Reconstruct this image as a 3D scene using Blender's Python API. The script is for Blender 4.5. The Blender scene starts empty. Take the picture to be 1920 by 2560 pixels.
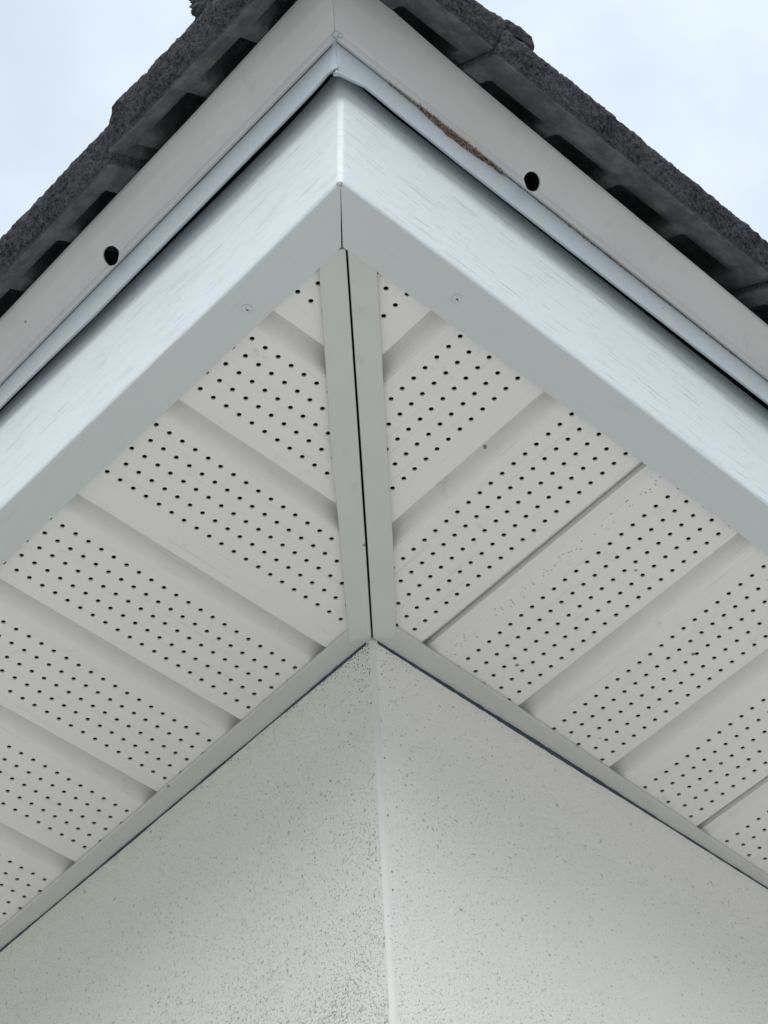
import bpy, bmesh, math, random
from mathutils import Vector, Matrix, noise

random.seed(7)
scene = bpy.context.scene
COL = scene.collection
H = 2.785                      # height of the soffit above the ground, metres
# local frame: origin on the wall corner at soffit height, X along the right wall, Y along the left wall, millimetres

# ------------------------------------------------------------------ camera
cam_d = bpy.data.cameras.new("camera")
cam = bpy.data.objects.new("camera", cam_d)
COL.objects.link(cam)
cam_d.sensor_fit = 'HORIZONTAL'
cam_d.sensor_width = 36.0
cam_d.lens = 5700.0 / 1920.0 * 36.0
cam_d.clip_start = 0.05
cam_d.clip_end = 2000.0
r = Vector((0.7373038, -0.6735511, -0.0520768))
d = Vector((0.4923927, 0.5885736, -0.6411947))
l = Vector((0.4625284, 0.4471130, 0.7656092))
M = Matrix(((r.x, -d.x, -l.x), (r.y, -d.y, -l.y), (r.z, -d.z, -l.z))).to_4x4()
M.translation = Vector((-0.8192, -0.8150, H - 1.235))
cam.matrix_world = M
scene.camera = cam

# ------------------------------------------------------------------ light
SUN_EL, SUN_AZ_VEC = math.radians(38), Vector((-0.73, -0.68, 0)).normalized()
sun_dir = Vector((SUN_AZ_VEC.x * math.cos(SUN_EL), SUN_AZ_VEC.y * math.cos(SUN_EL), math.sin(SUN_EL)))
sd = bpy.data.lights.new("sun", 'SUN')
sd.energy = 1.95
sd.angle = math.radians(50)
sd.color = (1.0, 0.985, 0.96)
so = bpy.data.objects.new("sun", sd)
COL.objects.link(so)
so.rotation_euler = (-sun_dir).to_track_quat('-Z', 'Y').to_euler()
so.location = (-5, -6, 9)

world = bpy.data.worlds.new("World")
scene.world = world
world.use_nodes = True
nt = world.node_tree
for n in list(nt.nodes):
    nt.nodes.remove(n)
def wn(t, **k):
    n = nt.nodes.new(t)
    for a, b in k.items():
        setattr(n, a, b)
    return n
w_out = wn('ShaderNodeOutputWorld')
w_bg = wn('ShaderNodeBackground')
w_bg.inputs['Strength'].default_value = 0.10
sky = wn('ShaderNodeTexSky', sky_type='NISHITA', sun_disc=False)
sky.sun_elevation = SUN_EL
sky.sun_rotation = math.atan2(sun_dir.x, sun_dir.y)
sky.air_density = 1.0
sky.dust_density = 2.0
tc = wn('ShaderNodeTexCoord')
mp = wn('ShaderNodeMapping')
mp.inputs['Scale'].default_value = (4.0, 4.0, 6.0)
ns = wn('ShaderNodeTexNoise')
ns.inputs['Scale'].default_value = 1.6
ns.inputs['Detail'].default_value = 5.0
ns.inputs['Roughness'].default_value = 0.5
cr = wn('ShaderNodeValToRGB')
cr.color_ramp.elements[0].position = 0.36
cr.color_ramp.elements[0].color = (0.78, 0.78, 0.78, 1)
cr.color_ramp.elements[1].position = 0.60
cr.color_ramp.elements[1].color = (0.97, 0.97, 0.97, 1)
mix = wn('ShaderNodeMix', data_type='RGBA')
mix.inputs[7].default_value = (7.5, 8.5, 9.5, 1)       # overcast cloud layer
nt.links.new(tc.outputs['Generated'], mp.inputs['Vector'])
nt.links.new(mp.outputs['Vector'], ns.inputs['Vector'])
nt.links.new(ns.outputs['Fac'], cr.inputs['Fac'])
nt.links.new(cr.outputs['Color'], mix.inputs[0])
nt.links.new(sky.outputs['Color'], mix.inputs[6])
# overcast luminance distribution: horizon about a third as bright as the zenith
sx = wn('ShaderNodeSeparateXYZ')
nt.links.new(tc.outputs['Generated'], sx.inputs[0])
mr = wn('ShaderNodeMapRange')
mr.inputs['From Min'].default_value = 0.0
mr.inputs['From Max'].default_value = 1.0
mr.inputs['To Min'].default_value = 0.38
mr.inputs['To Max'].default_value = 1.10
nt.links.new(sx.outputs[2], mr.inputs['Value'])
vm = wn('ShaderNodeVectorMath', operation='SCALE')
nt.links.new(mix.outputs[2], vm.inputs[0])
nt.links.new(mr.outputs['Result'], vm.inputs['Scale'])
nt.links.new(vm.outputs[0], w_bg.inputs['Color'])
nt.links.new(w_bg.outputs['Background'], w_out.inputs['Surface'])

vs = scene.view_settings
vs.view_transform = 'Standard'
vs.look = 'None'
vs.exposure = 0.17
vs.gamma = 1.0
vs.use_curve_mapping = False

# ------------------------------------------------------------------ helpers
def P(x, y, z):
    return Vector((x / 1000.0, y / 1000.0, H + z / 1000.0))

def new_obj(name, verts, faces, mat=None, parent=None, smooth=False, uvs=None, mats=None, fmat=None):
    me = bpy.data.meshes.new(name)
    me.from_pydata([tuple(v) for v in verts], [], faces)
    me.update()
    if mats:
        for m in mats:
            me.materials.append(m)
        if fmat:
            for p, i in zip(me.polygons, fmat):
                p.material_index = i
    elif mat:
        me.materials.append(mat)
    if uvs:
        layer = me.uv_layers.new(name="UVMap")
        for lp in me.loops:
            layer.data[lp.index].uv = uvs[lp.vertex_index]
    if smooth:
        for p in me.polygons:
            p.use_smooth = True
    o = bpy.data.objects.new(name, me)
    COL.objects.link(o)
    if parent:
        o.parent = parent
    return o

def empty(name, parent=None):
    o = bpy.data.objects.new(name, None)
    COL.objects.link(o)
    if parent:
        o.parent = parent
    return o

def orient(o, toward=None):
    """recalculate normals consistently"""
    bm = bmesh.new()
    bm.from_mesh(o.data)
    bmesh.ops.recalc_face_normals(bm, faces=bm.faces)
    bm.to_mesh(o.data)
    bm.free()

def loft(rows, closed=False):
    """rows: list of equal-length point lists -> verts, faces"""
    verts, faces = [], []
    n = len(rows[0])
    for rr in rows:
        verts += rr
    for i in range(len(rows) - 1):
        for j in range(n - 1 + (1 if closed else 0)):
            a, b = i * n + j, i * n + (j + 1) % n
            faces.append((a, b, b + n, a + n))
    return verts, faces

def box(x0, x1, y0, y1, z0, z1):
    v = [Vector((x, y, z)) for z in (z0, z1) for y in (y0, y1) for x in (x0, x1)]
    f = [(0, 2, 3, 1), (4, 5, 7, 6), (0, 1, 5, 4), (2, 6, 7, 3), (0, 4, 6, 2), (1, 3, 7, 5)]
    return v, f

def lerp(a, b, t):
    return a + (b - a) * t

def interp(tab, s):
    if s <= tab[0][0]:
        (a, va), (b, vb) = tab[0], tab[1]
        return va
    if s >= tab[-1][0]:
        return tab[-1][1]
    for (a, va), (b, vb) in zip(tab, tab[1:]):
        if a <= s <= b:
            return va + (vb - va) * (s - a) / (b - a)

def solid(o, t, offset=-1.0):
    m = o.modifiers.new("Solidify", 'SOLIDIFY')
    m.thickness = t
    m.offset = offset
    m.use_even_offset = True
    return m

def bevel(o, w, seg=2):
    m = o.modifiers.new("Bevel", 'BEVEL')
    m.width = w
    m.segments = seg
    m.limit_method = 'ANGLE'
    m.angle_limit = math.radians(40)
    return m

# ------------------------------------------------------------------ materials
def mat_base(name, color, rough=0.5, spec=0.4):
    m = bpy.data.materials.new(name)
    m.use_nodes = True
    b = m.node_tree.nodes['Principled BSDF']
    b.inputs['Base Color'].default_value = (*color, 1)
    b.inputs['Roughness'].default_value = rough
    b.inputs['Specular IOR Level'].default_value = spec
    return m, m.node_tree, b

def N(nt, t, **k):
    n = nt.nodes.new(t)
    for a, b in k.items():
        setattr(n, a, b)
    return n

def coord(nt, kind, scale, rot=(0, 0, 0)):
    t = N(nt, 'ShaderNodeTexCoord')
    mpn = N(nt, 'ShaderNodeMapping')
    mpn.inputs['Scale'].default_value = scale
    mpn.inputs['Rotation'].default_value = rot
    nt.links.new(t.outputs[kind], mpn.inputs['Vector'])
    return mpn.outputs['Vector']

def noise_t(nt, vec, scale, detail=3, rough=0.5, dist=0.0):
    n = N(nt, 'ShaderNodeTexNoise')
    n.inputs['Scale'].default_value = scale
    n.inputs['Detail'].default_value = detail
    n.inputs['Roughness'].default_value = rough
    n.inputs['Distortion'].default_value = dist
    nt.links.new(vec, n.inputs['Vector'])
    return n.outputs['Fac']

def ramp(nt, fac, stops):
    c = N(nt, 'ShaderNodeValToRGB')
    while len(c.color_ramp.elements) < len(stops):
        c.color_ramp.elements.new(0.5)
    for e, (p, v) in zip(c.color_ramp.elements, stops):
        e.position = p
        e.color = (*v, 1) if isinstance(v, (tuple, list)) else (v, v, v, 1)
    nt.links.new(fac, c.inputs['Fac'])
    return c.outputs['Color']

def math_n(nt, op, a, b=None, clamp=False):
    n = N(nt, 'ShaderNodeMath', operation=op)
    n.use_clamp = clamp
    for i, v in enumerate((a, b)):
        if v is None:
            continue
        if isinstance(v, (int, float)):
            n.inputs[i].default_value = v
        else:
            nt.links.new(v, n.inputs[i])
    return n.outputs[0]

def mixc(nt, fac, a, b, blend='MIX'):
    n = N(nt, 'ShaderNodeMix', data_type='RGBA', blend_type=blend)
    for i, v in ((0, fac), (6, a), (7, b)):
        if isinstance(v, (int, float)):
            n.inputs[i].default_value = v
        elif isinstance(v, tuple):
            n.inputs[i].default_value = (*v, 1)
        else:
            nt.links.new(v, n.inputs[i])
    return n.outputs[2]

def bump(nt, bsdf, height, strength, dist=0.001, prev=None):
    b = N(nt, 'ShaderNodeBump')
    b.inputs['Strength'].default_value = strength
    b.inputs['Distance'].default_value = dist
    nt.links.new(height, b.inputs['Height'])
    if prev is not None:
        nt.links.new(prev, b.inputs['Normal'])
    nt.links.new(b.outputs['Normal'], bsdf.inputs['Normal'])
    return b.outputs['Normal']

def specks(nt, vec, scale, thr, rnd_keep):
    """sparse small spots: 1 on a spot, 0 elsewhere"""
    v = N(nt, 'ShaderNodeTexVoronoi', feature='F1')
    v.inputs['Scale'].default_value = scale
    nt.links.new(vec, v.inputs['Vector'])
    near = math_n(nt, 'LESS_THAN', v.outputs['Distance'], thr)
    sep = N(nt, 'ShaderNodeSeparateColor')
    nt.links.new(v.outputs['Color'], sep.inputs['Color'])
    if isinstance(rnd_keep, (int, float)):
        keep = math_n(nt, 'LESS_THAN', sep.outputs[0], rnd_keep)
    else:
        keep = math_n(nt, 'LESS_THAN', sep.outputs[0], rnd_keep)
    return math_n(nt, 'MULTIPLY', near, keep)

# wood-grain embossed cladding (uses UVMap: u along, v across, metres)
def grain_mat(name, color, strength, tone=0.05, uv=True, rot=0.0, rough=0.42, dirt=0.0, fine=1.0, seam=None):
    m, t, b = mat_base(name, color, rough, 0.45)
    vec0 = coord(t, 'UV' if uv else 'Object', (1, 1, 1), (0, 0, rot))
    def sc(a, c):
        mm = N(t, 'ShaderNodeMapping')
        mm.inputs['Scale'].default_value = (a, c, c)
        t.links.new(vec0, mm.inputs['Vector'])
        return mm.outputs['Vector']
    g1 = noise_t(t, sc(22 * fine, 850 * fine), 1.0, 3, 0.62, 0.35)
    g2 = noise_t(t, sc(50 * fine, 1900 * fine), 1.0, 2, 0.5, 0.2)
    g3 = noise_t(t, sc(5 * fine, 110 * fine), 1.0, 2, 0.5, 0.6)
    pores = ramp(t, g1, [(0.27, 0.0), (0.38, 1.0)])
    hgt = math_n(t, 'ADD', math_n(t, 'MULTIPLY', pores, 0.6),
                 math_n(t, 'ADD', math_n(t, 'MULTIPLY', g2, 0.15), math_n(t, 'MULTIPLY', g3, 0.25)))
    bump(t, b, hgt, strength, 0.0009)
    big = noise_t(t, coord(t, 'Object', (6, 6, 6)), 1.0, 3, 0.55)
    var = ramp(t, big, [(0.3, tuple(c * (1 - tone) for c in color)), (0.7, color)])
    porec = mixc(t, math_n(t, 'MULTIPLY', math_n(t, 'SUBTRACT', 1.0, pores), 0.36), var, tuple(c * 0.72 for c in color))
    if dirt > 0:
        s1 = specks(t, coord(t, 'Object', (1, 1, 1)), 95.0, 0.16, dirt)
        sm = noise_t(t, coord(t, 'Object', (40, 40, 40)), 1.0, 4, 0.65)
        smf = ramp(t, sm, [(0.66, 0.0), (0.80, 0.35)])
        porec = mixc(t, smf, porec, (0.30, 0.30, 0.25))
        porec = mixc(t, math_n(t, 'MULTIPLY', s1, 0.75), porec, (0.06, 0.055, 0.045))
        if seam:
            # insect dirt gathered along one panel joint
            ob = coord(t, 'Object', (1, 1, 1))
            sp_ = N(t, 'ShaderNodeSeparateXYZ')
            t.links.new(ob, sp_.inputs[0])
            dist = math_n(t, 'ABSOLUTE', math_n(t, 'SUBTRACT', sp_.outputs[0], seam))
            near = math_n(t, 'SUBTRACT', 1.0, math_n(t, 'MULTIPLY', dist, 150.0), clamp=True)
            near = math_n(t, 'MULTIPLY', near, 0.5)
            s2 = specks(t, ob, 420.0, 0.30, near)
            porec = mixc(t, math_n(t, 'MULTIPLY', s2, 0.6), porec, (0.09, 0.085, 0.07))
    t.links.new(porec, b.inputs['Base Color'])
    return m

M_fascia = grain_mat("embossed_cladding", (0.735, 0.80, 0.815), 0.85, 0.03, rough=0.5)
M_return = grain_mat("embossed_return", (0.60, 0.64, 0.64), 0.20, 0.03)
M_soff_l = grain_mat("soffit_vinyl_y", (0.82, 0.80, 0.78), 0.40, 0.03, uv=False, rot=0.0, rough=0.5, dirt=0.010, fine=0.75)
M_soff_r = grain_mat("soffit_vinyl_x", (0.82, 0.80, 0.78), 0.40, 0.03, uv=False, rot=math.pi / 2, rough=0.5, dirt=0.014, fine=0.75, seam=0.0565)

def smooth_mat(name, color, rough=0.4, spec=0.4, tone=0.06, scratches=0.0, smudge=0.15):
    m, t, b = mat_base(name, color, rough, spec)
    n1 = noise_t(t, coord(t, 'Object', (18, 18, 18)), 1.0, 4, 0.6)
    c = ramp(t, n1, [(0.32, tuple(k * (1 - tone) for k in color)), (0.68, color)])
    n2 = noise_t(t, coord(t, 'Object', (70, 70, 24)), 1.0, 4, 0.6, 0.5)
    f2 = ramp(t, n2, [(0.62, 0.0), (0.78, smudge)])
    c = mixc(t, f2, c, tuple(k * 0.55 for k in color))
    s1 = specks(t, coord(t, 'Object', (1, 1, 1)), 60.0, 0.09, 0.05)
    c = mixc(t, math_n(t, 'MULTIPLY', s1, 0.6), c, (0.07, 0.065, 0.06))
    t.links.new(c, b.inputs['Base Color'])
    n3 = noise_t(t, coord(t, 'Object', (9, 9, 9)), 1.0, 2, 0.5)
    n4 = noise_t(t, coord(t, 'Object', (900, 900, 900)), 1.0, 2, 0.5)
    h = math_n(t, 'ADD', n3, math_n(t, 'MULTIPLY', n4, 0.012))
    bump(t, b, h, 0.35, 0.003)
    r1 = ramp(t, n1, [(0.3, rough * 0.85), (0.7, min(1, rough * 1.25))])
    t.links.new(r1, b.inputs['Roughness'])
    return m

M_board = smooth_mat("gutter_paint", (0.67, 0.672, 0.662), 0.38, 0.45, smudge=0.25)
M_drip = smooth_mat("drip_metal_paint", (0.50, 0.565, 0.60), 0.34, 0.5, tone=0.03, smudge=0.08)
M_hip = smooth_mat("trim_vinyl", (0.62, 0.64, 0.615), 0.45, 0.4, smudge=0.22)
M_trim = smooth_mat("channel_vinyl", (0.61, 0.61, 0.58), 0.45, 0.4, smudge=0.15)
M_dark, _, _ = mat_base("roof_void_dark", (0.035, 0.032, 0.03), 0.9, 0.1)  # near-black colour puts shade into the gap behind the flashing
M_pit, _, _ = mat_base("dirt_fleck", (0.03, 0.027, 0.022), 0.9, 0.1)
M_seal, tt, bb = mat_base("blue_grey_joint", (0.045, 0.065, 0.10), 0.7, 0.3)
bump(tt, bb, noise_t(tt, coord(tt, 'Object', (250, 250, 250)), 1.0, 4, 0.6), 0.8, 0.002)
M_clear, tt, bb = mat_base("clear_silicone", (0.75, 0.78, 0.78), 0.12, 0.6)
bb.inputs['Transmission Weight'].default_value = 0.45

# stucco
def stucco(name, color, dens_axis, base_keep, thr, bumpk):
    m, t, b = mat_base(name, color, 0.85, 0.15)
    ob = coord(t, 'Object', (1, 1, 1))
    sep = N(t, 'ShaderNodeSeparateXYZ')
    t.links.new(ob, sep.inputs[0])
    # pits get denser lower down; their shadow is painted in as grey specks
    hh = math_n(t, 'MULTIPLY', math_n(t, 'SUBTRACT', H, sep.outputs[2]), 2.6, clamp=True)
    along = math_n(t, 'MULTIPLY', sep.outputs[dens_axis], 1.3)
    dens = math_n(t, 'SUBTRACT', math_n(t, 'MULTIPLY', hh, base_keep), math_n(t, 'MULTIPLY', along, base_keep * 0.9))
    patch = noise_t(t, coord(t, 'Object', (7, 7, 7)), 1.0, 3, 0.6)
    dens = math_n(t, 'MULTIPLY', dens, math_n(t, 'MULTIPLY', math_n(t, 'MULTIPLY', patch, patch), 4.0))
    dens = math_n(t, 'MINIMUM', math_n(t, 'MAXIMUM', dens, 0.13 if dens_axis == 1 else 0.0), 0.9)
    wv = N(t, 'ShaderNodeVectorMath', operation='ADD')
    nn = N(t, 'ShaderNodeTexNoise')
    nn.inputs['Scale'].default_value = 220
    t.links.new(ob, nn.inputs['Vector'])
    sc_ = N(t, 'ShaderNodeVectorMath', operation='SCALE')
    sc_.inputs['Scale'].default_value = 0.004
    t.links.new(nn.outputs['Color'], sc_.inputs[0])
    t.links.new(ob, wv.inputs[0])
    t.links.new(sc_.outputs[0], wv.inputs[1])
    pn = noise_t(t, wv.outputs[0], 560.0, 1.5, 0.5)
    pn2 = noise_t(t, wv.outputs[0], 230.0, 1.0, 0.5)
    lim1 = math_n(t, 'ADD', math_n(t, 'MULTIPLY', dens, 0.14), 0.30)
    lim2 = math_n(t, 'ADD', math_n(t, 'MULTIPLY', dens, 0.09), 0.235)
    s1 = math_n(t, 'MULTIPLY', math_n(t, 'SUBTRACT', lim1, pn), 28.0, clamp=True)
    s2 = math_n(t, 'MULTIPLY', math_n(t, 'SUBTRACT', lim2, pn2), 28.0, clamp=True)
    sp = math_n(t, 'MAXIMUM', s1, s2)
    fine = noise_t(t, ob, 420, 4, 0.65)
    mid = noise_t(t, ob, 60, 3, 0.5)
    big = noise_t(t, coord(t, 'Object', (3.0, 3.0, 3.0)), 1.0, 3, 0.5)
    c = ramp(t, big, [(0.3, tuple(k * 0.95 for k in color)), (0.7, color)])
    c = mixc(t, math_n(t, 'MULTIPLY', sp, 0.38), c, (0.22, 0.225, 0.21))  # shadow inside the pits, painted into the base colour
    t.links.new(c, b.inputs['Base Color'])
    h = math_n(t, 'ADD', math_n(t, 'MULTIPLY', fine, bumpk), math_n(t, 'MULTIPLY', mid, 0.5))
    h = math_n(t, 'SUBTRACT', h, math_n(t, 'MULTIPLY', sp, 0.9))
    bump(t, b, h, 1.0, 0.0021 if dens_axis == 1 else 0.0017)
    return m

M_wall_l = stucco("render_pitted", (0.83, 0.83, 0.775), 1, 0.85, 0.30, 0.75)
M_wall_r = stucco("render_smooth", (0.89, 0.875, 0.84), 0, 0.30, 0.27, 0.8)
M_bead = smooth_mat("render_corner", (0.76, 0.76, 0.74), 0.85, 0.1, tone=0.05, smudge=0.15)

# concrete tile
def tile_mat(name="concrete_tile"):
    m, t, b = mat_base(name, (0.07, 0.073, 0.078), 0.85, 0.3)
    ob = coord(t, 'Object', (1, 1, 1))
    n1 = noise_t(t, ob, 260, 5, 0.65)
    n2 = noise_t(t, ob, 28, 4, 0.6)
    n3 = noise_t(t, ob, 700, 2, 0.5)
    n0 = noise_t(t, ob, 480, 3, 0.6)
    g = math_n(t, 'ADD', math_n(t, 'ADD', math_n(t, 'MULTIPLY', n1, 0.35), math_n(t, 'MULTIPLY', n0, 0.4)), math_n(t, 'MULTIPLY', n2, 0.25))
    c = ramp(t, g, [(0.42, (0.018, 0.020, 0.027)), (0.50, (0.076, 0.081, 0.093)), (0.64, (0.15, 0.156, 0.168))])
    at = N(t, 'ShaderNodeAttribute')
    at.attribute_name = 'cast'
    lich = noise_t(t, ob, 55, 4, 0.65, 0.4)
    lf = ramp(t, lich, [(0.42, 0.0), (0.66, 1.0)])
    smooth_c = mixc(t, lf, (0.08, 0.085, 0.092), (0.15, 0.153, 0.147))
    c = mixc(t, at.outputs['Fac'], c, smooth_c)
    t.links.new(c, b.inputs['Base Color'])
    keep = math_n(t, 'SUBTRACT', 1.0, math_n(t, 'MULTIPLY', at.outputs['Fac'], 0.8))
    h = math_n(t, 'MULTIPLY', math_n(t, 'ADD', n1, math_n(t, 'MULTIPLY', n3, 0.35)), keep)
    bump(t, b, h, 1.0, 0.007)
    return m
M_tile = tile_mat()

# ------------------------------------------------------------------ ground
g, t, b = mat_base("pale_paving", (0.36, 0.345, 0.32), 0.85, 0.2)
n1 = noise_t(t, coord(t, 'Object', (1, 1, 1)), 2.0, 5, 0.6)
t.links.new(ramp(t, n1, [(0.3, (0.46, 0.445, 0.415)), (0.7, (0.56, 0.54, 0.505))]), b.inputs['Base Color'])
bump(t, b, noise_t(t, coord(t, 'Object', (1, 1, 1)), 60, 4, 0.6), 0.4, 0.003)
o = new_obj("ground", [(-600, -600, 0), (600, -600, 0), (600, 600, 0), (-600, 600, 0)], [(0, 1, 2, 3)], g)
o['kind'] = 'structure'
o['label'] = 'pale paved ground below the eaves'

# ------------------------------------------------------------------ the house
house = empty("house")
house.location = (0, 0, 0)
house['label'] = 'corner of a pale rendered house with vented eaves and dark concrete roof tiles'
house['category'] = 'house'
FAR = 1500.0        # how far both eaves run past the corner, mm

# walls: the corner leans a few millimetres, rounded nose on the arris
def corner_at(z):
    k = max(z, -600.0) / -343.0
    return (-2.4 * k + 0.35 * noise.noise(Vector((z * 0.045, 1, 0))), 2.4 * k + 0.35 * noise.noise(Vector((z * 0.045, 7, 0))))
ZL = [60] + [-8.0 * i for i in range(0, 60)] + [-650, -1500, -(H * 1000)]
BR = 3.0
left_rows, right_rows, bead_rows = [], [], []
for z in ZL:
    cx, cy = corner_at(z)
    row = [P(cx, y, z) for y in (cy + BR, 150, 450, 1200, 3500)]
    left_rows.append(row)
    right_rows.append([P(x, cy, z) for x in (cx + 1.4 * BR, 150, 450, 1200, 3500)])
    br = []
    for k in range(7):
        a = math.pi / 2 * k / 6
        br.append(P(cx + BR - BR * math.cos(a) + (k / 6.0) * 0.4 * BR, cy + BR - BR * math.sin(a), z - (0)))
    bead_rows.append(br)
v, f = loft(left_rows)
wl = new_obj("wall", v, f, M_wall_l, house, uvs=None)
wl['label'] = 'left rendered wall, pitted, the pit shadows painted as grey specks'
orient(wl); m_ = solid(wl, 0.09, 0)
v, f = loft(right_rows)
wr = new_obj("wall", v, f, M_wall_r, house)
wr['label'] = 'right rendered wall, smoother and paler'
orient(wr); solid(wr, 0.09, 0)
for o_, ax in ((wl, 0), (wr, 1)):
    o_.modifiers['Solidify'].offset = -1 
# fixed thickness direction: build inward explicitly instead of relying on normals
for o_, ax in ((wl, 0), (wr, 1)):
    o_.modifiers.clear()
    bm = bmesh.new(); bm.from_mesh(o_.data)
    ret = bmesh.ops.extrude_face_region(bm, geom=list(bm.faces))
    for e in ret['geom']:
        if isinstance(e, bmesh.types.BMVert):
            if ax == 0:
                e.co.x += 0.09
            else:
                e.co.y += 0.09
    bmesh.ops.recalc_face_normals(bm, faces=bm.faces)
    bm.to_mesh(o_.data); bm.free()
v, f = loft(bead_rows)
# dark pin holes on the corner nose
pins = [(832, 6.2), (946, 6.4), (0, 0)]
bead = new_obj("corner_bead", v, f, M_bead, house, smooth=True)
orient(bead)

# ---- soffit: perforated triple planks with real holes
PITCH, ROWH = 11.4006, 13.4921
HR = 1.78
def soffit_panel(side, starts, groups, phases, s_end, parent, seam_first, is_seam):
    """side 0: rows run along X (left soffit, advances along Y); side 1 swapped.
       starts: groove start positions; each plank runs from one groove to the next."""
    verts, faces = [], []
    def add(a, b_, z):
        # a: along the eave, b_: across the eave
        verts.append(P(b_, a, z) if side == 0 else P(a, b_, z))
        return len(verts) - 1
    BIN = -268.0
    def bmax(a):
        # how far the plank reaches toward the wall / the mitre
        return min(-6.0, a - 5.0)
    def strip(a0, z0, a1, z1):
        e0, e1 = bmax(a0), bmax(a1)
        e0 = max(e0, BIN + 0.5); e1 = max(e1, BIN + 0.5)
        q = [add(a0, BIN, z0), add(a1, BIN, z1), add(a1, e1, z1), add(a0, e0, z0)]
        faces.append(tuple(q))
    for gi, (g0, r0, ph, g1, seam) in enumerate(groups):
        # groove from g0 (hard edge) back down to the plank face
        if seam:
            prof = [(g0, 0), (g0 + 0.5, 7.5), (g0 + 7.0, 8.0), (g0 + 7.3, 11.0), (g0 + 8.2, 11.0), (g0 + 8.5, 3.2)]
            base, w = g0 + 8.5, 9.5
            for k in range(1, 7):
                tt_ = k / 6.0
                prof.append((base + w * tt_, 3.2 * (0.5 + 0.5 * math.cos(math.pi * tt_))))
        else:
            prof = [(g0, 0), (g0 + 0.9, 8.0), (g0 + 2.2, 11.8), (g0 + 4.5, 12.8)]
            for k in range(1, 9):
                tt_ = k / 8.0
                prof.append((g0 + 4.5 + 15.0 * tt_, 12.8 * (0.5 + 0.5 * math.cos(math.pi * tt_))))
        for (a0, z0), (a1, z1) in zip(prof, prof[1:]):
            strip(a0, z0, a1, z1)
        ga = prof[-1][0]
        ra = r0 - ROWH / 2
        if ra > ga:
            strip(ga, 0, ra, 0)
        # perforated rows
        for rI in range(5):
            a0 = r0 + (rI - 0.5) * ROWH
            a1 = a0 + ROWH
            off = ph + (PITCH / 2 if rI % 2 else 0)
            lim = min(bmax(a0), bmax(a1))
            k0 = math.ceil((BIN - off + PITCH / 2) / PITCH)
            c = off + k0 * PITCH
            start = c - PITCH / 2
            if lim <= BIN + 2:
                continue
            if start > BIN:
                q = [add(a0, BIN, 0), add(a1, BIN, 0), add(a1, min(start, lim), 0), add(a0, min(start, lim), 0)]
                faces.append(tuple(q))
            while c + PITCH / 2 <= lim:
                am = (a0 + a1) / 2
                hw, hh = PITCH / 2, ROWH / 2
                outer, inner, deep = [], [], []
                jx, jy = random.uniform(-.12, .12), random.uniform(-.12, .12)
                for k in range(16):
                    an = 2 * math.pi * k / 16 + math.pi / 16 * 0
                    ca, sa = math.cos(an), math.sin(an)
                    if k % 4 == 2:
                        px, py = math.copysign(hw, ca), math.copysign(hh, sa)
                    else:
                        s_ = min(hw / abs(ca) if abs(ca) > 1e-6 else 1e9, hh / abs(sa) if abs(sa) > 1e-6 else 1e9)
                        px, py = ca * s_, sa * s_
                    outer.append(add(am + py, c + px, 0))
                    inner.append(add(am + HR * sa + jy, c + HR * ca + jx, 0))
                    deep.append(add(am + HR * sa * 1.02 + jy, c + HR * ca * 1.02 + jx, 1.3))
                for k in range(16):
                    n_ = (k + 1) % 16
                    faces.append((outer[k], outer[n_], inner[n_], inner[k]))
                    faces.append((inner[k], inner[n_], deep[n_], deep[k]))
                c += PITCH
            rest = c - PITCH / 2
            if lim - rest > 0.2:
                faces.append((add(a0, rest, 0), add(a1, rest, 0), add(a1, lim, 0), add(a0, lim, 0)))
        a_last = r0 + 4.5 * ROWH
        strip(a_last, 0, g1, 0)
    o = new_obj("soffit_panel", verts, faces, M_soff_l if side == 0 else M_soff_r, parent)
    bm = bmesh.new(); bm.from_mesh(o.data)
    bmesh.ops.remove_doubles(bm, verts=bm.verts, dist=0.00002)
    bm.to_mesh(o.data); bm.free()
    return o

soff = []
for side in (0, 1):
    s_e = empty("soffit", house)
    s_e['label'] = 'left vented soffit' if side == 0 else 'right vented soffit'
    soff.append(s_e)
    if side == 0:
        G0 = [-271, -174.5, -78.0, 31.0, 129.0, 231.0]
        R0 = [-250.0, -148.0, -51.3, 61.3, 161.7, 263.7]
        PH = [-244.8 + 2, -241.2, -244.6, -238.4, -215.7, -135.5]
        seam0 = 3
    else:
        G0 = [-268, -166.5, -62.0, 33.5, 136.2, 239.5]
        R0 = [-241.0, -137.0, -33.0, 72.3, 175.4, 278.8]
        PH = [-241.0, -239.1, -241.2, -233.4, -119.5, -130.6]
        seam0 = 3
    while G0[-1] < FAR - 100:
        n_ = len(G0)
        extra = 4.0 if (n_ - 3) % 3 == 0 else 0.0
        G0.append(G0[-1] + 102.0 + extra * 0.8)
        R0.append(G0[-1] + (33 if extra else 32))
        PH.append(PH[-1] + random.uniform(-3, 3))
    idx = 0
    while idx < len(G0) - 1:
        j = min(idx + 3, len(G0) - 1)
        groups = []
        for k in range(idx, j):
            groups.append((G0[k], R0[k], PH[k], G0[k + 1], (k % 3 == 0 and side == 1)))
        soffit_panel(side, None, groups, None, None, s_e, 0, 0)
        idx = j

# ---- flat strips covering the mitre of the soffit, and wall channels (all lie 3-4 mm below the soffit)
def strip_solid(name, poly, z, th, mat, parent, bev=0.0012):
    n_ = len(poly)
    v = [P(x, y, z) for x, y in poly] + [P(x, y, z + th) for x, y in poly]
    f = [tuple(range(n_))[::-1], tuple(range(n_, 2 * n_))]
    for i in range(n_):
        k = (i + 1) % n_
        f.append((i, k, k + n_, i + n_))
    o = new_obj(name, v, f, mat, parent)
    orient(o)
    if bev:
        bevel(o, bev, 3)
    return o

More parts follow.
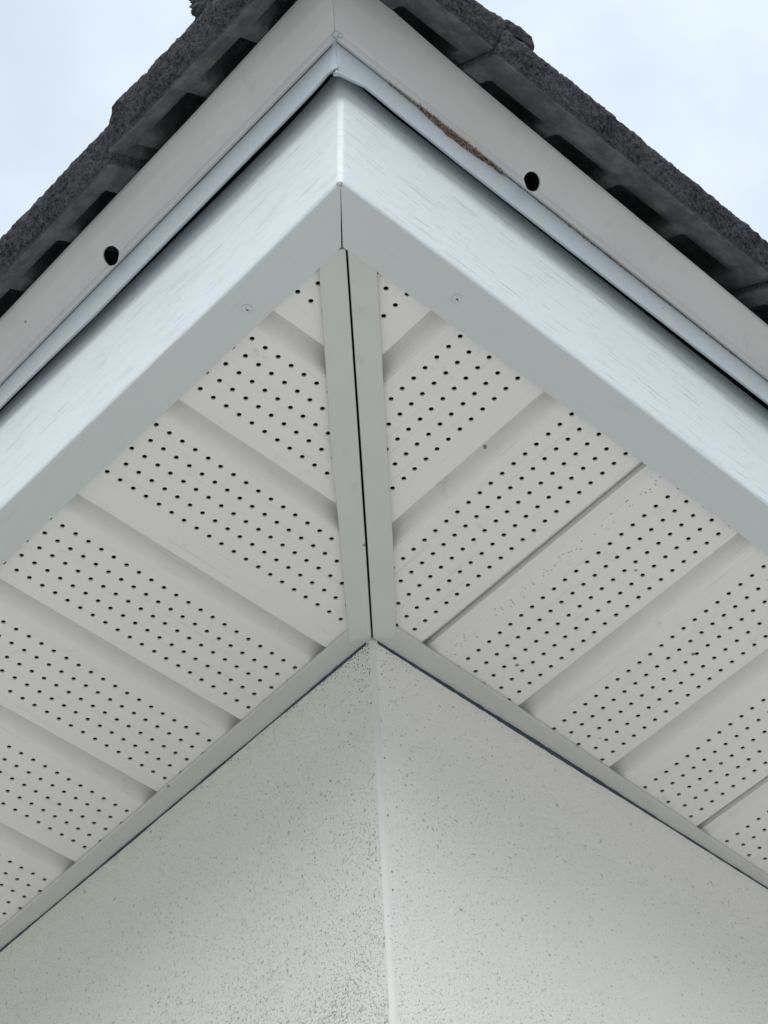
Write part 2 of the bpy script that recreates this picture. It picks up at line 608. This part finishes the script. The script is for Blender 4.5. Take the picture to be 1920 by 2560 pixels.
hip = strip_solid("mitre_trim", [(-243.3, -243.1), (-120.0, -119.9), (-68.3, -68.2), (-2.3, -1.9), (-9.5, 14.3), (-82.0, -57.0), (-134.8, -107.6), (-256, -230.5)],
                  -4.6, 4.0, M_hip, house, 0.0010)
hip = strip_solid("mitre_trim", [(-242.1, -243.7), (-118.8, -120.9), (-67.2, -69.3), (-1.2, -2.7), (15.2, -10.4), (-53.1, -81.0), (-105.2, -132.4), (-226.0, -253.4)],
                  -4.4, 4.0, M_hip, house, 0.0010)
tl = strip_solid("wall_channel", [(0.2, 0.3), (-18.2, -8.2), (-18.0, 83.0), (-15.9, 437.8), (-14.0, FAR), (2.8, FAR), (2.2, 462), (0.4, 104)],
                 -3.6, 3.4, M_trim, house, 0.0010)
tr = strip_solid("wall_channel", [(0.6, -0.4), (-7.4, -19.2), (94.5, -18.4), (434.8, -9.6), (FAR, -7.0), (FAR, 12.0), (456.4, 9.2), (79.5, 0.9)],
                 -3.5, 3.3, M_trim, house, 0.0010)

# channel joint bead: caulk on the right, elsewhere its dark colour paints the shadow gap
def tube(name, pts, rad, mat, parent, seg=8, jit=0.0, flat=1.0):
    rows = []
    for i, p in enumerate(pts):
        a = pts[max(i - 1, 0)]; c = pts[min(i + 1, len(pts) - 1)]
        tdir = (c - a).normalized()
        up = Vector((0, 0, 1)) if abs(tdir.z) < 0.9 else Vector((1, 0, 0))
        s_ = tdir.cross(up).normalized(); u_ = s_.cross(tdir)
        rr = (rad[i] if isinstance(rad, list) else rad) / 1000.0
        rr *= 1 + (random.uniform(-jit, jit) if jit else 0)
        rows.append([p + s_ * math.cos(2 * math.pi * k / seg) * rr + u_ * math.sin(2 * math.pi * k / seg) * rr * flat for k in range(seg)])
    v, f = loft(rows, closed=True)
    f.append(tuple(range(seg))); f.append(tuple(range(len(v) - seg, len(v)))[::-1])
    return new_obj(name, v, f, mat, parent, smooth=True)
ptsL, radL, ptsR, radR = [], [], [], []
k = 0
s_ = 6.0
while s_ < FAR:
    cx, cy = corner_at(-5)
    ptsL.append(P(0.4 + 0.0045 * s_ * 0, s_, -4.2)); radL.append(1.2 + 0.7 * noise.noise(Vector((s_ * 0.012, 0, 0))))
    fat = 1.2 + 0.9 * max(0, math.sin((s_ - 20) / 95.0)) + 0.6 * noise.noise(Vector((s_ * 0.02, 5, 0)))
    ptsR.append(P(s_, 0.4, -4.2)); radR.append(max(1.0, fat))
    s_ += 5.0
tube("sealant_gap_shade", ptsL, radL, M_seal, house, 8, 0.15, 1.2)
tube("sealant_gap_shade", ptsR, radR, M_seal, house, 8, 0.2, 1.2)

# ---- fascia cladding: one folded sheet round the corner
XB_L = [(-280, -280.0), (-181, -280.3), (73, -283.6), (FAR, -284.5)]      # left face x by y, at the bottom
YB_R = [(-280, -279.0), (-167, -279.6), (129, -277.4), (FAR, -277.0)]
def fascia_pt(side, s, z, inset=0.0):
    k = (z + 5.0) / 155.0
    if side == 0:
        return P(interp(XB_L, s) + 3.2 * k + inset, s, z)
    return P(s, interp(YB_R, s) - 6.0 * k + inset, z)
prof_f = [(0.9, 130.5), (0.2, 129.8), (0.0, 128.0), (0.0, 110.0), (0.0, 90.0), (0.0, 60.0), (0.0, 30.0), (0.0, 5.0), (0.0, -1.5), (0.35, -3.3), (1.2, -4.6), (2.5, -5.2)]
RC = 4.0
rows, uvr = [], []
TOPZ = 120.0
def ftop(side, s, z):
    # upper edge cut lower away from the corner, so the dark shade boards show
    if z < TOPZ - 0.5:
        return z
    e = (0.0 if side == 0 else -3.5)
    return z + e + 7.0 * max(0.0, 1 - max(0.0, s + 280) / 42.0)
for (ins, z) in prof_f:
    k = (z + 5.0) / 155.0
    xl = -280.0 + 3.2 * k + ins; yr = -279.0 - 6.0 * k + ins
    row, uvs_ = [], []
    for s in (FAR, 900, 500, 300, 200, 73, 0, -60, -120, -181, -230, -260):
        row.append(fascia_pt(0, s, ftop(0, s, z), ins)); uvs_.append((-(s + 280) / 1000.0, z / 1000.0))
    for j in range(9):
        a = math.pi / 2 * j / 8
        x = xl + RC - RC * math.cos(a); y = yr + RC - RC * math.sin(a)
        row.append(P(x, y, lerp(ftop(0, -280, z), ftop(1, -280, z), j / 8))); uvs_.append(((j - 4) * 0.0014, z / 1000.0))
    for s in (-260, -230, -167, -120, -60, 0, 129, 200, 300, 500, 900, FAR):
        row.append(fascia_pt(1, s, ftop(1, s, z), ins)); uvs_.append(((s + 280) / 1000.0, z / 1000.0))
    rows.append(row); uvr += uvs_
v, f = loft(rows)
fas = new_obj("fascia", v, f, M_fascia, house, smooth=True, uvs=uvr)
orient(fas)
fas['label'] = 'pale wood-grain fascia board folded round the corner'

INX_L = [(-244, -246.7), (108, -252.0), (FAR, -254.0)]
INY_R = [(-247, -243.4), (39, -246.6), (140, -245.4), (FAR, -245.0)]
def ret_sheet(side):
    rows, uv_ = [], []
    ss = (-999, -230, -181, -100, 0, 73, 200, 400, 800, FAR)
    for t_ in (0, 0.33, 0.66, 1.0, 1.02):
        row = []
        for s in ss:
            if side == 0:
                if s == -999:
                    x = lerp(-278.8, -246.9, min(t_, 1)); y = lerp(-278.0, -243.0, min(t_, 1)) + 0.12
                else:
                    x = lerp(interp(XB_L, s) + 1.2, interp(INX_L, s), min(t_, 1)); y = s
                z = -5.1
            else:
                if s == -999:
                    x = lerp(-278.8, -246.3, min(t_, 1)) + 0.12; y = lerp(-278.0, -243.6, min(t_, 1))
                else:
                    y = lerp(interp(YB_R, s) + 1.2, interp(INY_R, s), min(t_, 1)); x = s
                z = -5.35
            if t_ > 1:
                z = 2.0
            row.append(P(x, y, z)); uv_.append((s / 1000.0 if s > -900 else -0.27, t_ * 0.032))
        rows.append(row)
    v, f = loft(rows)
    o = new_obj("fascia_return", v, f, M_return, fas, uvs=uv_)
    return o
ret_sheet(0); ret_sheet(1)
# sub fascia timber closing the mitre from above
v, f = box(-0.281, -0.236, -0.281, -0.236, H - 0.0005, H + 0.12)
new_obj("packing_block", [Vector((min(max(p.x, -0.2745), 9), min(max(p.y, -0.2745), 9), p.z)) for p in v], f, M_dark, house)

def ball(name, c, rx, ry, rz, mat, parent, lumps=0.0, seg=14):
    bm = bmesh.new()
    bmesh.ops.create_uvsphere(bm, u_segments=seg, v_segments=seg // 2 + 2, radius=1.0)
    for v_ in bm.verts:
        k_ = 1 + lumps * noise.noise(v_.co * 2.3 + Vector((c[0], c[1], c[2])))
        v_.co = Vector((v_.co.x * rx, v_.co.y * ry, v_.co.z * rz)) * k_ / 1000.0 + P(*c)
    me = bpy.data.meshes.new(name); bm.to_mesh(me); bm.free()
    me.materials.append(mat)
    for p in me.polygons:
        p.use_smooth = True
    o = bpy.data.objects.new(name, me); COL.objects.link(o); o.parent = parent
    return o
# pin heads on the return
for (x, y) in ((-262.0, -167.1), (-162.9, -262.1)):
    pin = ball("pin_head", (x, y, -5.3), 3.6, 3.6, 1.5, M_return, fas, 0.12)
    ball("pin_slot", (x + .3, y - .2, -6.75), 1.3, 0.5, 0.3, M_pit, pin, 0.3, 8)

# ---- drip flashing: leaning strip hanging in front of the fascia
OR = 8.0       # right side sits a little further out
def eave_pt(side, s, off, z):
    if side == 0:
        return P(-278.4 - off, s, z)
    return P(s, -274.8 - off, z)
def zdl(s):   # lower edge heights
    return interp([(-300, 103.0), (-292, 107.5), (-284, 111.5), (-270, 109.0), (-146, 107.8), (-31, 107.4), (75, 112.0), (FAR, 113)], s)
def zdr(s):
    return interp([(-300, 101.5), (-290, 102.0), (-281, 106.0), (-265, 110.0), (-240, 108.0), (-183, 105.4), (-121, 105.0), (88, 106.2), (FAR, 107)], s)
def drip(side):
    corner_o = (-274.8 if side == 0 else -278.4)
    oo = 0 if side == 0 else OR
    other = OR if side == 0 else 0
    zb = zdl if side == 0 else zdr
    ss = [FAR, 900, 600, 400, 300, 200, 140, 88, 60, 20, -31, -80, -121, -146, -183, -210, -240, -255, -265, -273, -278, -281, -284, -286, None]
    rows = []
    for (off, zt) in ((10.2, 'b+'), (11.8, 'b'), (12.2, 'b1'), (11.6, 'b2'), (9.8, 0.4), (7.8, 0.75), (6.0, 153.0), (5.0, 158.5), (3.0, 161.0), (-16.0, 163.0)):
        row = []
        for s in ss:
            # the near-corner end is cut on the mitre line
            end = (corner_o - (off + other) + (0.55 if side == 0 else -0.2))
            s2 = end if s is None else max(s, end)
            b0 = zb(s2)
            wob = 0.5 * noise.noise(Vector((s2 * 0.011, side * 9.0, 0)))
            if zt == 'b': z = b0
            elif zt == 'b+': z = b0 + 1.6
            elif zt == 'b1': z = b0 + 1.2
            elif zt == 'b2': z = b0 + 4.0
            elif isinstance(zt, float) and zt < 1: z = lerp(b0, 153.0, zt)
            else: z = zt
            curl = 0.0
            if side == 1 and s2 < -262 and zt in ('b', 'b+', 'b1', 'b2'):
                curl = -2.2 * min(1, (-262 - s2) / 20.0)
            row.append(eave_pt(side, s2, off + oo + (wob if z < 150 else 0) + curl, z))
        rows.append(row)
    v, f = loft(rows)
    o = new_obj("drip_flashing", v, f, M_drip, house, smooth=False)
    for p in o.data.polygons:
        p.use_smooth = True
    orient(o)
    solid(o, 0.0009, 0)
    return o
dl = drip(0); dr = drip(1)
# narrow folded tab tucked behind the mitre of the flashing
v, f = loft([[P(-289.4, -289.0, 104.0), P(-288.0, -292.3, 102.6), P(-286.8, -290.5, 104.0)],
             [P(-287.2, -287.6, 130.0), P(-286.4, -290.4, 130.0), P(-285.2, -288.6, 130.0)],
             [P(-285.2, -286.0, 158.0), P(-284.6, -288.4, 158.0), P(-283.4, -287.0, 158.0)]])
tab = new_obj("corner_tab", v, f, M_drip, dl)
solid(tab, 0.0008, 0)

# ---- outer gutter board with rolled lower lip and weep holes
ZTL = [(-314, 195.0), (-280, 193.5), (-176, 187.0), (50, 183.8), (FAR, 180)]
ZTR = [(-324, 204.0), (-261, 202.0), (-200, 195.0), (-136, 190.5), (141, 179.5), (FAR, 168)]
def board(side):
    oo = 0 if side == 0 else OR
    other = OR if side == 0 else 0
    co_ = (-274.8 if side == 0 else -278.4)
    ZT = ZTL if side == 0 else ZTR
    ss = [FAR, 900, 600, 400, 300, 200, 147, 100, 56, 0, -60, -100, -130, -170, -194, -225, -256, -270, -280, None]
    outer = [(24.0, 't+'), (33.0, 't'), (32.0, 't-'), (25.4, .62), (18.4, .28), (12.8, 162.6), (11.0, 160.8), (10.4, 159.0), (9.6, 157.3), (8.2, 156.4), (6.6, 156.6), (5.6, 158.0)]
    inner = [(6.4, 158.6), (7.8, 158.0), (9.2, 159.6), (11.6, 163.4), (16.8, .28), (23.8, .62), (30.4, 't-'), (24.0, 't+-')]
    rows = []
    for off, zz in outer + inner:
        row = []
        for s in ss:
            end = co_ - (off + other) + (0.35 if side == 0 else -0.15)
            s2 = end if s is None else max(s, end)
            zt = interp(ZT, s2)
            if zz == 't': z = zt
            elif zz == 't+': z = zt + 0.4
            elif zz == 't+-': z = zt - 1.0
            elif zz == 't-': z = zt - 2.5
            elif zz < 1: z = lerp(161.0, zt - 2.5, zz)
            else: z = zz
            wob = 0.5 * noise.noise(Vector((s2 * 0.008, 3 + side * 7.0, z * 0.02)))
            row.append(eave_pt(side, s2, off + oo + wob, z))
        rows.append(row)
    rows.append(rows[0])
    v, f = loft([list(r_) for r_ in rows])
    n_ = len(ss); m_ = len(rows)
    f.append(tuple(i * n_ for i in range(m_ - 1)))
    f.append(tuple(i * n_ + n_ - 1 for i in range(m_ - 1))[::-1])
    o = new_obj("gutter_front", v, f, M_board, house)
    bm = bmesh.new(); bm.from_mesh(o.data)
    bmesh.ops.remove_doubles(bm, verts=bm.verts, dist=0.00003)
    bmesh.ops.recalc_face_normals(bm, faces=bm.faces)
    bm.to_mesh(o.data); bm.free()
    # weep hole
    cx = (-51.0 if side == 0 else -102.0)
    c = eave_pt(side, cx, 12.4 + oo, 162.2)
    bm = bmesh.new()
    bmesh.ops.create_cone(bm, cap_ends=True, segments=40, radius1=0.0072, radius2=0.0072, depth=0.05)
    me = bpy.data.meshes.new("cut"); bm.to_mesh(me); bm.free()
    cut = bpy.data.objects.new("cut", me); COL.objects.link(cut)
    nrm = Vector((-1, 0, -0.75)) if side == 0 else Vector((0, -1, -0.75))
    cut.rotation_euler = nrm.to_track_quat('Z', 'Y').to_euler()
    cut.location = c
    md = o.modifiers.new("cut", 'BOOLEAN'); md.operation = 'DIFFERENCE'; md.object = cut; md.solver = 'EXACT'
    bpy.context.view_layer.update()
    dg = bpy.context.evaluated_depsgraph_get()
    me2 = bpy.data.meshes.new_from_object(o.evaluated_get(dg))
    o.modifiers.clear(); o.data = me2
    bpy.data.objects.remove(cut, do_unlink=True)
    return o
bl = board(0); br_ = board(1)
bl['label'] = 'left gutter board with a round weep hole'
br_['label'] = 'right gutter board with a round weep hole'
ball("sealant_blob", (-289.2, -293.6, 153.0), 2.6, 2.6, 2.2, M_clear, house, 0.7)
ball("sealant_blob", (-286.5, -296.0, 152.0), 1.8, 1.5, 1.5, M_clear, house, 0.7)
ball("sealant_blob", (-278.8, -277.2, -5.2), 1.6, 1.6, 1.3, M_clear, house, 0.8)

# roof deck closing the roof space, and dark boards added to blacken the flashing gap
v, f = box(-0.262, 1.9, -0.262, 1.9, H + 0.16, H + 0.170)
dk = new_obj("roof_deck", v, f, M_dark, house)
v, f = box(-0.2815, 1.9, -0.2885, 1.9, H + 0.148, H + 0.1525)
new_obj("gap_shade_slab", v, f, M_dark, house)  # dark slab added to blacken the top of the flashing gap
v1, f1 = box(-0.262, -0.240, -0.240, 1.9, H + 0.02, H + 0.158)
v2, f2 = box(-0.262, 1.9, -0.262, -0.2405, H + 0.02, H + 0.158)
new_obj("gap_shade_board", v1 + v2, f1 + [tuple(i + 8 for i in q) for q in f2], M_dark, house)  # dark boards seen through the gap in place of deep shade

# ---- roof tiles
roof = empty("roof", house)
PITCHA = math.radians(34)
def tile(side, s0, s1, hi=True, lead=True, seed=0, doff=0.0):
    """one concrete tile; nose along the eave from s0 (near the corner) to s1"""
    o_mid, z_mid, lip = (61.5, 170.5, 16.0) if side == 0 else (72.0, 174.5, 26.0)
    T = 28.0 if side == 0 else 26.0
    o_mid += doff
    up = Vector((math.sin(PITCHA), math.cos(PITCHA)))       # (off, z) normal of the tile plane
    bk = Vector((-math.cos(PITCHA), math.sin(PITCHA)))      # up the slope
    base = Vector((o_mid, z_mid))
    L = s1 - s0
    step = 1.7 if hi else 12.0
    ns_ = max(2, int((L + (30 if lead else 0)) / step))
    # cross-section (distance up the slope, height above underside, rough weight, smooth-cast flag)
    sec = [(420, 0, 0, 1), (120, 0, 0, 1), (70, 0, 0, 1), (lip + 3, 0, 0, 1), (lip, 0, 0, 1), (lip * .66, 0, .15, 1), (lip * .33, 0, .2, 1), (1.2, 0, .35, 1), (0, 1.0, .6, 1)]
    nn_ = 15 if hi else 3
    for k_ in range(1, nn_ + 1):
        q = k_ / nn_
        sec.append((-0.8 * math.sin(q * math.pi) , 1.0 + (T - 5) * q, 1.0, 0 if q > 0.12 else 0.5))
    sec += [(0.8, T - 2.2, 1, 0), (2.4, T - 0.8, 1, 0), (4.5, T, 1, 0)]
    if hi:
        sec += [(x, T, 1, 0) for x in (6.5, 8.5, 11, 14, 18, 24, 32, 45, 70, 120)]
    sec += [(420, T, 0, 0)]
    rows, cast = [], []
    pitch_v, v0, vw = (57.0, 24.5, 43.0) if side == 0 else (67.5, 18.0, 54.0)
    for i in range(ns_ + 1):
        s = s0 + (L + (30 if lead else 0)) * i / ns_
        rel_ = s - s0
        over = max(0.0, rel_ - L)                  # on the overlapping roll
        dz = 7.0 * min(1, rel_ / 280.0)
        row = []
        # void pattern under the tile
        ph = (rel_ - v0) % pitch_v
        invoid = rel_ > v0 and ph < vw and rel_ < L - 8 and over == 0
        edge = min(ph, vw - ph) if invoid else 0
        rise = min(1.0, edge / 3.0) * 24.0 if invoid else 0.0
        endr = 0.0
        tot = L + (30 if lead else 0)
        er = min(rel_, tot - rel_)
        if er < 4.0:
            endr = (4.0 - math.sqrt(max(0, 16 - (4 - er) ** 2))) * 0.7
        for (dist, h, rg, cst) in sec:
            hh = h
            if over > 0:                           # roll: upper shell only
                lift = 4.0 * math.sin(math.pi * min(1, over / 30.0)) + 2.0
                hh = (T - 11.0) + h * 11.0 / T + lift
                if h < 1.5 and dist > 1:
                    hh = T - 7.0 + lift
            elif lead and rel_ > L - 14 and h > T * 0.6:
                hh = h + 2.5 * (rel_ - (L - 14)) / 14.0
            else:
                if h == 0 and dist > lip + 1:
                    hh = rise
            fl = 1.5 * max(0.0, (rel_ - (L - 24)) / 24.0) ** 2 if (side == 0 and dist < 30) else 0.0
            c2 = base + Vector((fl, 0)) + up * (hh + 0) + bk * (dist + endr) + Vector((0, dz))
            if side == 0:
                # the side edges of these tiles are cut on the skew
                s_k = s - 26.0 * min(1.0, max(0.0, hh / T)) ** 1.5
            else:
                s_k = s
            cut_at = (-274.8 if side == 0 else -278.4) - (c2.x - (11 if side else 0)) - (11 if side == 0 else 0) + 0.5
            p = eave_pt(side, max(s_k, cut_at), c2.x, c2.y)
            if rg > 0:
                q = p * 1000.0
                n1_ = noise.noise(q * 0.23 + Vector((seed, 0, 0)))
                n2_ = noise.noise(q * 0.55 + Vector((0, seed, 0)))
                n3_ = noise.noise(q * 0.06)
                amp = (1.15 * n1_ + 0.8 * n2_ + 1.0 * n3_) * rg * (1.25 if hi else 0.3)
                nd = up if h >= T - 1 else Vector((math.cos(PITCHA), -math.sin(PITCHA)))
                dd = eave_pt(side, 0, nd.x, nd.y) - eave_pt(side, 0, 0, 0)
                p = p + dd * amp
            row.append(p); cast.append(cst)
        rows.append(row)
    v, f = loft(rows, closed=True)
    n_ = len(sec)
    f.append(tuple(range(n_))[::-1]); f.append(tuple(range(len(v) - n_, len(v))))
    o = new_obj("roof_tile", v, f, M_tile, roof)
    at = o.data.attributes.new("cast", 'FLOAT', 'POINT')
    for i, c_ in enumerate(cast):
        at.data[i].value = c_
    for p in o.data.polygons:
        p.use_smooth = len(p.vertices) == 4
    orient(o)
    return o
tile(0, -376, -109, True, False, 1)
tile(0, -106.5, 184, True, False, 2, -4.5)
tile(0, 185, 467, False, False, 3)
tile(1, -474, -187, True, True, 4)
tile(1, -187, 109, True, True, 5)
tile(1, 109, 406, True, True, 6)
for k_ in range(4):
    tile(0, 468 + 283 * k_, 468 + 283 * (k_ + 1) - 1, False, False, 10 + k_)
    tile(1, 406 + 297 * k_, 406 + 297 * (k_ + 1), False, True, 20 + k_)

# upper courses of the roof as two sloping planes behind the eaves course, plus the hip
v, f = [], []
ob0, zb0 = 52 - 300 * math.cos(PITCHA), 200 + 300 * math.sin(PITCHA) + 8
apex = 1500.0
def rp(side, s, up_):
    return eave_pt(side, s, ob0 - up_ * math.cos(PITCHA), zb0 + up_ * math.sin(PITCHA))
a0 = P(-278.4 - ob0, -274.8 - ob0, zb0)
UPL = 1300.0
ap = P(-278.4 - ob0 + UPL * math.cos(PITCHA), -274.8 - ob0 + UPL * math.cos(PITCHA), zb0 + UPL * math.sin(PITCHA))
vv = [a0, rp(0, FAR, 0), rp(0, FAR, UPL), ap, rp(1, FAR, 0), rp(1, FAR, UPL)]
rs = new_obj("roof_slope", vv, [(0, 1, 2, 3), (0, 3, 5, 4)], M_tile, roof)
solid(rs, 0.02, 0)

# mortared hip end: a rough lump bedded over the cut corner tiles
def lump(name, c, rx, ry, rz, seed, rot=0.0):
    bm = bmesh.new()
    bmesh.ops.create_icosphere(bm, subdivisions=6, radius=1.0)
    for v_ in bm.verts:
        n1_ = noise.noise(v_.co * 2.2 + Vector((seed, 0, 0)))
        n2_ = noise.noise(v_.co * 9 + Vector((seed, 0, 0)))
        n3_ = noise.noise(v_.co * 24 + Vector((seed, 0, 0)))
        v_.co = v_.co * (1 + 0.22 * n1_ + 0.07 * n2_ + 0.035 * n3_)
        v_.co = Vector((v_.co.x * rx, v_.co.y * ry, v_.co.z * rz)) / 1000.0
        v_.co = Matrix.Rotation(rot, 3, 'Z') @ v_.co + P(*c)
    me = bpy.data.meshes.new(name); bm.to_mesh(me); bm.free(); me.materials.append(M_tile)
    for p in me.polygons:
        p.use_smooth = True
    o = bpy.data.objects.new(name, me); COL.objects.link(o); o.parent = roof
    return o
lump("hip_mortar", (-322, -262, 232), 30, 62, 26, 3, 0.25)
lump("hip_mortar", (-285, -330, 240), 50, 26, 18, 8, 0.1)

# ---- dry straw and grit lodged in the joint above the right flashing
def straw():
    verts, faces = [], []
    def stick(p, dr, ln, w):
        dr = dr.normalized()
        sd_ = dr.cross(Vector((random.uniform(-1, 1), random.uniform(-1, 1), random.uniform(-1, 1)))).normalized()
        u_ = dr.cross(sd_)
        n0 = len(verts)
        bend = sd_ * ln * random.uniform(-0.25, 0.25)
        for t_ in (0, 0.5, 1.0):
            c = p + dr * ln * t_ + bend * (1 - (2 * t_ - 1) ** 2)
            ww = w * (1 - 0.5 * t_)
            for a_, b_ in ((1, 0), (-.5, .87), (-.5, -.87)):
                verts.append(c + sd_ * ww * a_ + u_ * ww * b_)
        for t_ in (0, 1):
            for k_ in range(3):
                a_ = n0 + t_ * 3 + k_; b_ = n0 + t_ * 3 + (k_ + 1) % 3
                faces.append((a_, b_, b_ + 3, a_ + 3))
        faces.append((n0, n0 + 2, n0 + 1)); faces.append((n0 + 6, n0 + 7, n0 + 8))
    for i in range(2300):
        t_ = random.betavariate(1.7, 2.0)
        s = lerp(-208, -126, t_)
        env = (11.5 + 4.5 * noise.noise(Vector((s * 0.16, 3, 0)))) * (math.sin(math.pi * min(1, t_ * 1.15) ** 0.8) ** 0.8 if t_ < 0.87 else 0.25) + 0.8
        dpt = random.random() ** 1.1 * env
        z = 154.8 - dpt
        off = 6.6 + OR + (153 - z) * 0.135 + random.uniform(0.0, 1.2) * (1 - dpt / (env + 3))
        p = eave_pt(1, s, off, z)
        dv = Vector((random.gauss(0.6, 1), random.gauss(0, 0.30), random.gauss(-0.35, .8))).normalized()
        ln = random.uniform(1.2, 4.6)
        if dv.z > 0 and z + dv.z * ln > 154.8:
            dv.z = -dv.z
        stick(p, dv, ln / 1000, random.uniform(0.16, 0.38) / 1000)
    for i in range(900):
        s = random.choice((random.uniform(-112, 330), random.uniform(-60, 120), random.uniform(-235, -200)))
        if random.random() < 0.5 + 0.5 * noise.noise(Vector((s * 0.05, 0, 0))) - 0.2:
            continue
        z = 155.8 - random.random() ** 2 * 3.2
        p = eave_pt(1, s, 6.9 + OR + (153 - z) * 0.135, z)
        stick(p, Vector((random.gauss(0, 1), random.gauss(0, 0.3), random.gauss(0, 1))), random.uniform(0.6, 1.8) / 1000, random.uniform(0.2, 0.4) / 1000)
    m, t, b = mat_base("dry_straw", (0.25, 0.18, 0.11), 0.8, 0.2)
    n_ = noise_t(t, coord(t, 'Object', (1, 1, 1)), 700, 2, 0.5)
    t.links.new(ramp(t, n_, [(0.38, (0.05, 0.038, 0.03)), (0.5, (0.22, 0.16, 0.11)), (0.64, (0.48, 0.38, 0.28))]), b.inputs['Base Color'])
    o = new_obj("straw_debris", verts, faces, m)
    o['label'] = 'clump of brown straw and grit caught under the right gutter board'
    o['category'] = 'debris'
    return o
straw()

# fine flecks: insect spots and pin holes on the corner bead, soffit and channel
def add_flecks(o, pts):
    """small dirt spots joined into the surface they sit on"""
    me = o.data
    me.materials.append(M_pit)
    mi = len(me.materials) - 1
    bm = bmesh.new(); bm.from_mesh(me)
    for (c, rx, ry, rz) in pts:
        ret = bmesh.ops.create_icosphere(bm, subdivisions=1, radius=1.0)
        fs = set()
        for v_ in ret['verts']:
            v_.co = Vector((v_.co.x * rx, v_.co.y * ry, v_.co.z * rz)) / 1000 + c
            fs.update(v_.link_faces)
        for f_ in fs:
            f_.material_index = mi
    bm.to_mesh(me); bm.free()
pp = []
for zz, sz in ((-122, 1.1), (-176, 1.3), (-226, 1.2), (-242, 1.2), (-152, .6), (-258, .6), (-262, .7), (-281, .6), (-286, .7), (-308, .7)):
    cx, cy = corner_at(zz)
    pp.append((P(cx + 6.0 + random.uniform(-0.6, 1.0), cy + 0.1, zz), .55 * sz, .3, 1.2 * sz))
for i in range(14):
    zz = random.uniform(-330, -255); cx, cy = corner_at(zz)
    pp.append((P(cx + random.uniform(1.5, 5), cy + random.uniform(0.2, 1.2), zz), .4, .35, random.uniform(.5, .8)))
add_flecks(bead, pp)
# mould under the apex, both walls
def mould(o, ax, n_, spread, depth):
    q = []
    for i in range(n_):
        z = -6 - abs(random.gauss(0, depth)); s_ = 3 + abs(random.gauss(0, spread))
        cx, cy = corner_at(z); sz = random.uniform(.25, .7)
        q.append((P(cx, cy + s_, z), .15, sz, sz * random.uniform(.6, 1.3)) if ax == 0 else (P(cx + s_ + 3, cy, z), sz, .15, sz))
    for i in range(n_):
        s_ = random.expovariate(1 / 60.0) + 3; z = -6 - random.expovariate(1 / 4.0)
        cx, cy = corner_at(z); sz = random.uniform(.25, .6)
        q.append((P(cx, cy + s_, z), .15, sz * 1.4, sz) if ax == 0 else (P(cx + s_, cy, z), sz, .15, sz * .7))
    add_flecks(o, q)
mould(wl, 0, 90, 14, 30)
mould(wr, 1, 30, 16, 30)
